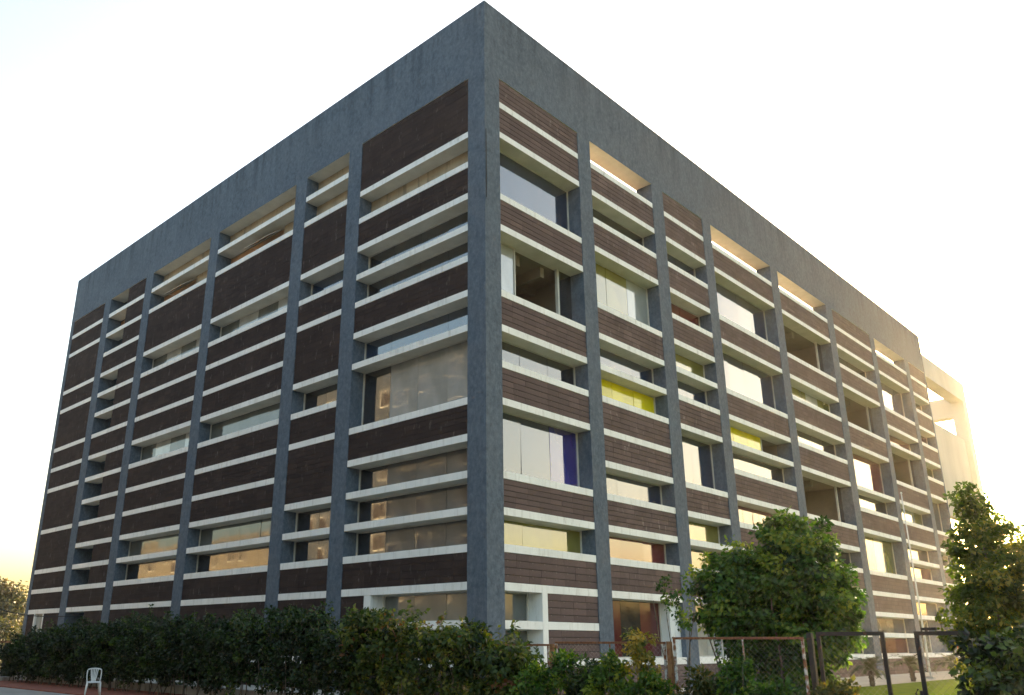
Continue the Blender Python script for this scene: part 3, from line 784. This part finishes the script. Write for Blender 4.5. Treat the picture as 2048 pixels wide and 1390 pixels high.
# ------------------------------------------------------------------ young palms, flagpole
M['palm'] = mat_leaf('palm_leaf', [(0.0, (0.03, 0.045, 0.012)), (1.0, (0.07, 0.085, 0.02))], 0.25)
M['ptrunk'] = mat_noise('palm_trunk', (0.02, 0.013, 0.009), (0.06, 0.04, 0.025), 14, 0.95, bmp=0.8)
def palm(loc, s, label, seed):
    r = random.Random(seed)
    root = tag(empty('young_palm', loc), label, 'palm', 'young palms along the path')
    b = MB(); hs = [0, 0.08, 0.2, 0.34, 0.46, 0.52]; rs = [0.065, 0.085, 0.075, 0.085, 0.07, 0.04]
    b.tube([(0, 0, h * s - 0.03) for h in hs], [q * s for q in rs], 9)
    for k in range(26):
        a = r.uniform(0, 6.28); h = r.uniform(0.05, 0.46) * s
        b.tube([(math.cos(a) * 0.06 * s, math.sin(a) * 0.06 * s, h), (math.cos(a) * 0.11 * s, math.sin(a) * 0.11 * s, h + 0.05 * s)], [0.018 * s, 0.006 * s], 4)
    b.build('trunk', M['ptrunk'], root)
    for k in range(17):
        a = 6.283 * k / 17 + r.uniform(-0.15, 0.15); el = r.uniform(0.35, 1.35); L = s * r.uniform(0.65, 0.9)
        pts = []; p = Vector((0, 0, 0.5 * s)); e = el
        for j in range(9):
            pts.append(p.copy()); st = L / 8
            p = p + Vector((math.cos(a) * math.cos(e), math.sin(a) * math.cos(e), math.sin(e))) * st; e -= 0.2
        fb = MB(); fb.tube(pts, [0.009 * s * (1 - 0.1 * j) for j in range(9)], 4)
        for j in range(1, 9):
            t = (pts[j] - pts[j - 1]).normalized(); sdv = t.cross(Vector((0, 0, 1))).normalized()
            for q in (0.0, 0.33, 0.66):
                bp = pts[j - 1].lerp(pts[j], q)
                for sg in (1, -1):
                    ll = s * 0.24 * (1 - 0.5 * abs(j / 8 - 0.4))
                    tip = bp + (sdv * sg * 0.75 + t * 0.65 + Vector((0, 0, r.uniform(-0.25, 0.15)))).normalized() * ll
                    n0 = len(fb.v); w = t * 0.026 * s
                    fb.v += [tuple(bp - w), tuple(bp + w), tuple(tip)]; fb.f.append((n0, n0 + 1, n0 + 2)); fb.m.append(0)
        fb.build('frond', M['palm'], root)
    return root
palm((4.35, 17.1, 0), 1.15, 'small palm on the lawn edge nearest the round tree', 1)
palm((3.9, 23.3, 0), 1.25, 'middle one of the three small palms on the lawn edge', 2)
palm((3.3, 31.3, 0), 1.25, 'small palm on the lawn edge nearest the dark bush', 3)
fp = tag(empty('flagpole', (3.34, 27.64, 0)), 'tall thin white flagpole without flag on the lawn edge', 'flagpole')
MB().tube([(0, 0, 0), (0, 0, 4.4), (0, 0, 8.85)], [0.045, 0.036, 0.024], 10).build('pole', M['white'], fp, smooth=True)
MB().box(-0.16, 0.16, -0.16, 0.16, -0.02, 0.1).build('base', M['path'], fp)
MB().tube([(0, 0, 8.85), (0, 0, 8.9), (0, 0, 8.95)], [0.05, 0.055, 0.02], 8).build('finial', M['white'], fp)

# ------------------------------------------------------------------ plastic chair
M['plastic'] = mat_noise('white_plastic', (0.60, 0.59, 0.56), (0.72, 0.71, 0.68), 5, 0.4)
ch = tag(empty('plastic_chair', (-9.55, -7.02, 0), rad(70)), 'white moulded plastic chair standing in front of the dark hedge', 'chair')
ch.scale = (0.88, 0.88, 0.92)
b = MB()                                         # seat: dished sheet with a rolled front edge
nx, ny = 9, 9
for top in (1, 0):
    for j in range(ny):
        for i in range(nx):
            x = (i / (nx - 1) - 0.5) * (0.46 - 0.05 * j / (ny - 1)); y = -0.23 + 0.44 * j / (ny - 1)
            z = 0.42 - 0.02 * math.cos(x / 0.23 * 1.4) * math.sin(math.pi * j / (ny - 1)) - (0.03 if j == 0 else 0) - (0.012 if not top else 0)
            b.v.append((x, y, z))
for j in range(ny - 1):
    for i in range(nx - 1):
        a = j * nx + i
        b.f.append((a, a + 1, a + nx + 1, a + nx)); b.m.append(0)
        a += nx * ny
        b.f.append((a, a + nx, a + nx + 1, a + 1)); b.m.append(0)
b.build('seat', M['plastic'], ch, smooth=True)
def back_pt(u, v):                               # u -1..1 across, v 0..1 up
    w = 0.205 + 0.02 * math.sin(v * 2.6)
    return Vector((u * w, 0.2 + 0.09 * v + 0.03 * (1 - u * u), 0.41 + 0.40 * v))
frame = [back_pt(-1, v / 8) for v in range(8)]
for k in range(1, 8):
    a = math.pi * (1 - k / 8); frame.append(back_pt(math.cos(a), 0.875 + 0.125 * math.sin(a)))
frame += [back_pt(1, v / 8) for v in range(7, -1, -1)]
MB().tube(frame, 0.02, 8).build('back_frame', M['plastic'], ch, smooth=True)
for k in range(5):
    u = -0.44 + 0.22 * k
    pts = [back_pt(u * (0.6 + 0.55 * v / 6), v / 6 * 0.97) for v in range(7)]
    s_ = MB()
    for p in pts:
        n0 = len(s_.v); s_.v += [(p.x - 0.016, p.y, p.z), (p.x + 0.016, p.y, p.z), (p.x + 0.016, p.y + 0.008, p.z), (p.x - 0.016, p.y + 0.008, p.z)]
        if n0:
            for q in range(4):
                s_.f.append((n0 - 4 + q, n0 - 4 + (q + 1) % 4, n0 + (q + 1) % 4, n0 + q)); s_.m.append(0)
    s_.build('slat', M['plastic'], ch, smooth=True)
for sx in (-1, 1):
    MB().tube([(sx * 0.20, -0.19, 0.41), (sx * 0.22, -0.22, 0.2), (sx * 0.24, -0.25, 0.0)], [0.034, 0.028, 0.022], 8).build('leg', M['plastic'], ch, smooth=True)
    MB().tube([(sx * 0.18, 0.19, 0.41), (sx * 0.205, 0.24, 0.2), (sx * 0.23, 0.29, 0.0)], [0.034, 0.028, 0.022], 8).build('leg', M['plastic'], ch, smooth=True)

# ------------------------------------------------------------------ far left: gate, trees, cable
gt = tag(empty('side_gate', (-22.45, -5.3, 0)), 'dark post and rail barrier at the far end of the hedge', 'gate')
MB().box(-0.09, 0.09, -0.09, 0.09, -0.05, 1.45).build('post', M['blackm'], gt, bevel=0.01)
MB().box(-6.0, 0.4, -0.04, 0.04, 1.46, 1.54).build('rail', M['brownp'], gt)
MB().box(-0.4, 0.5, -0.35, 0.35, -0.02, 0.14).build('base', M['wallw'], gt, bevel=0.02)
cb = MB()
A, B = Vector((-22.5, -6.6, 3.05)), Vector((-18.0, -4.2, 2.55))
pts = []
for k in range(15):
    t = k / 14; p = A.lerp(B, t); p.z -= 0.55 * 4 * t * (1 - t) * 0.5; pts.append(p)
M['rubber'] = mat_plain('black_rubber', (0.012, 0.012, 0.012), 0.6)
tag(cb.tube(pts, 0.018, 6).build('hanging_cable', M['rubber'], smooth=True), 'black cable hanging above the far end of the hedge', 'cable')
def far_tree(loc, blobs, n, label, seed, h, sz=(0.22, 0.4)):
    return plant('background_tree', loc, blobs, 90, n, 'leaf_far', label, 'tree', seed, size=sz, sub_r=(0.5, 1.1), stem=(3, h, 0.9, 0.16), group='trees beyond the block')
far_tree((-68, 9.0, 0), [((0, 0, 4.6), (2.0, 2.0, 1.6)), ((1.2, 0, 3.2), (1.8, 1.8, 1.4)), ((-1.4, 0, 3.6), (1.9, 2, 1.6)), ((-0.3, 0, 5.9), (1.3, 1.3, 1.0))], 6500, 'tall hazy tree with rusty crown past the far end of the block', 61, 5.5)
far_tree((-81.5, 15.6, 0), [((0, 0, 4.0), (2.2, 2.2, 1.6)), ((1.5, 0, 3.0), (2.0, 2, 1.5)), ((-0.5, 0, 5.2), (1.4, 1.4, 1.0))], 6000, 'broad hazy tree far behind the end column of the block', 62, 4.8)
far_tree((-51.5, 3.6, 0), [((0, 0, 1.9), (1.3, 1.3, 1.1)), ((0.9, 0, 1.3), (1.0, 1.0, 0.9))], 3600, 'low pale tree standing just past the corner column', 63, 2.0, (0.16, 0.3))
far_tree((-40.5, -1.2, 0), [((0, 0, 0.9), (1.0, 1.0, 0.7)), ((0.9, 0.3, 0.7), (0.8, 0.8, 0.6))], 2400, 'small bush beside the side gate rail', 64, 1.0, (0.12, 0.22))

for i, (x, y, sc) in enumerate(((30, 62, 1.0), (39, 70, 1.15), (48, 60, 0.95), (52, 78, 1.2), (36, 88, 1.05), (17, 106, 1.1), (25, 113, 1.25), (33, 120, 1.0), (23, 94, 0.9))):
    far_tree((x, y, 0), [((0, 0, 3.2 * sc), (3.0 * sc, 2.6, 1.9 * sc)), ((2.4, 0, 2.4 * sc), (2.2, 2.2, 1.5 * sc)), ((-2.2, 0, 2.3 * sc), (2.2, 2.2, 1.5 * sc)), ((0.5, 0, 1.2), (3.6, 2.4, 1.1))], 3500,
             ('broad tree across the lawn, mirrored in the ground floor glass', 'tall broad tree across the lawn behind the others', 'small round tree on the far lawn edge', 'tallest tree on the far lawn edge', 'rounded tree between the far lawn edge and the tall ones', 'tree standing past the portal tower nearest its post', 'big tree standing past the portal tower', 'tree standing deepest behind the far lawn', 'smallest tree past the portal tower')[i], 70 + i, 3.6, (0.28, 0.5))

# ------------------------------------------------------------------ warm morning haze
hm = bpy.data.materials.new('haze')
hm.use_nodes = True
hn = hm.node_tree.nodes; hn.clear()
pv = hn.new('ShaderNodeVolumePrincipled'); oo = hn.new('ShaderNodeOutputMaterial')
pv.inputs['Color'].default_value = (1.0, 0.92, 0.78, 1)
pv.inputs['Density'].default_value = HAZE
pv.inputs['Anisotropy'].default_value = 0.74
hm.node_tree.links.new(pv.outputs[0], oo.inputs['Volume'])
hz = MB().box(-135, 70, -75, 130, -1.0, 26.2).build('haze', hm)
tag(hz, 'thin pale morning haze', 'haze', kind='stuff')
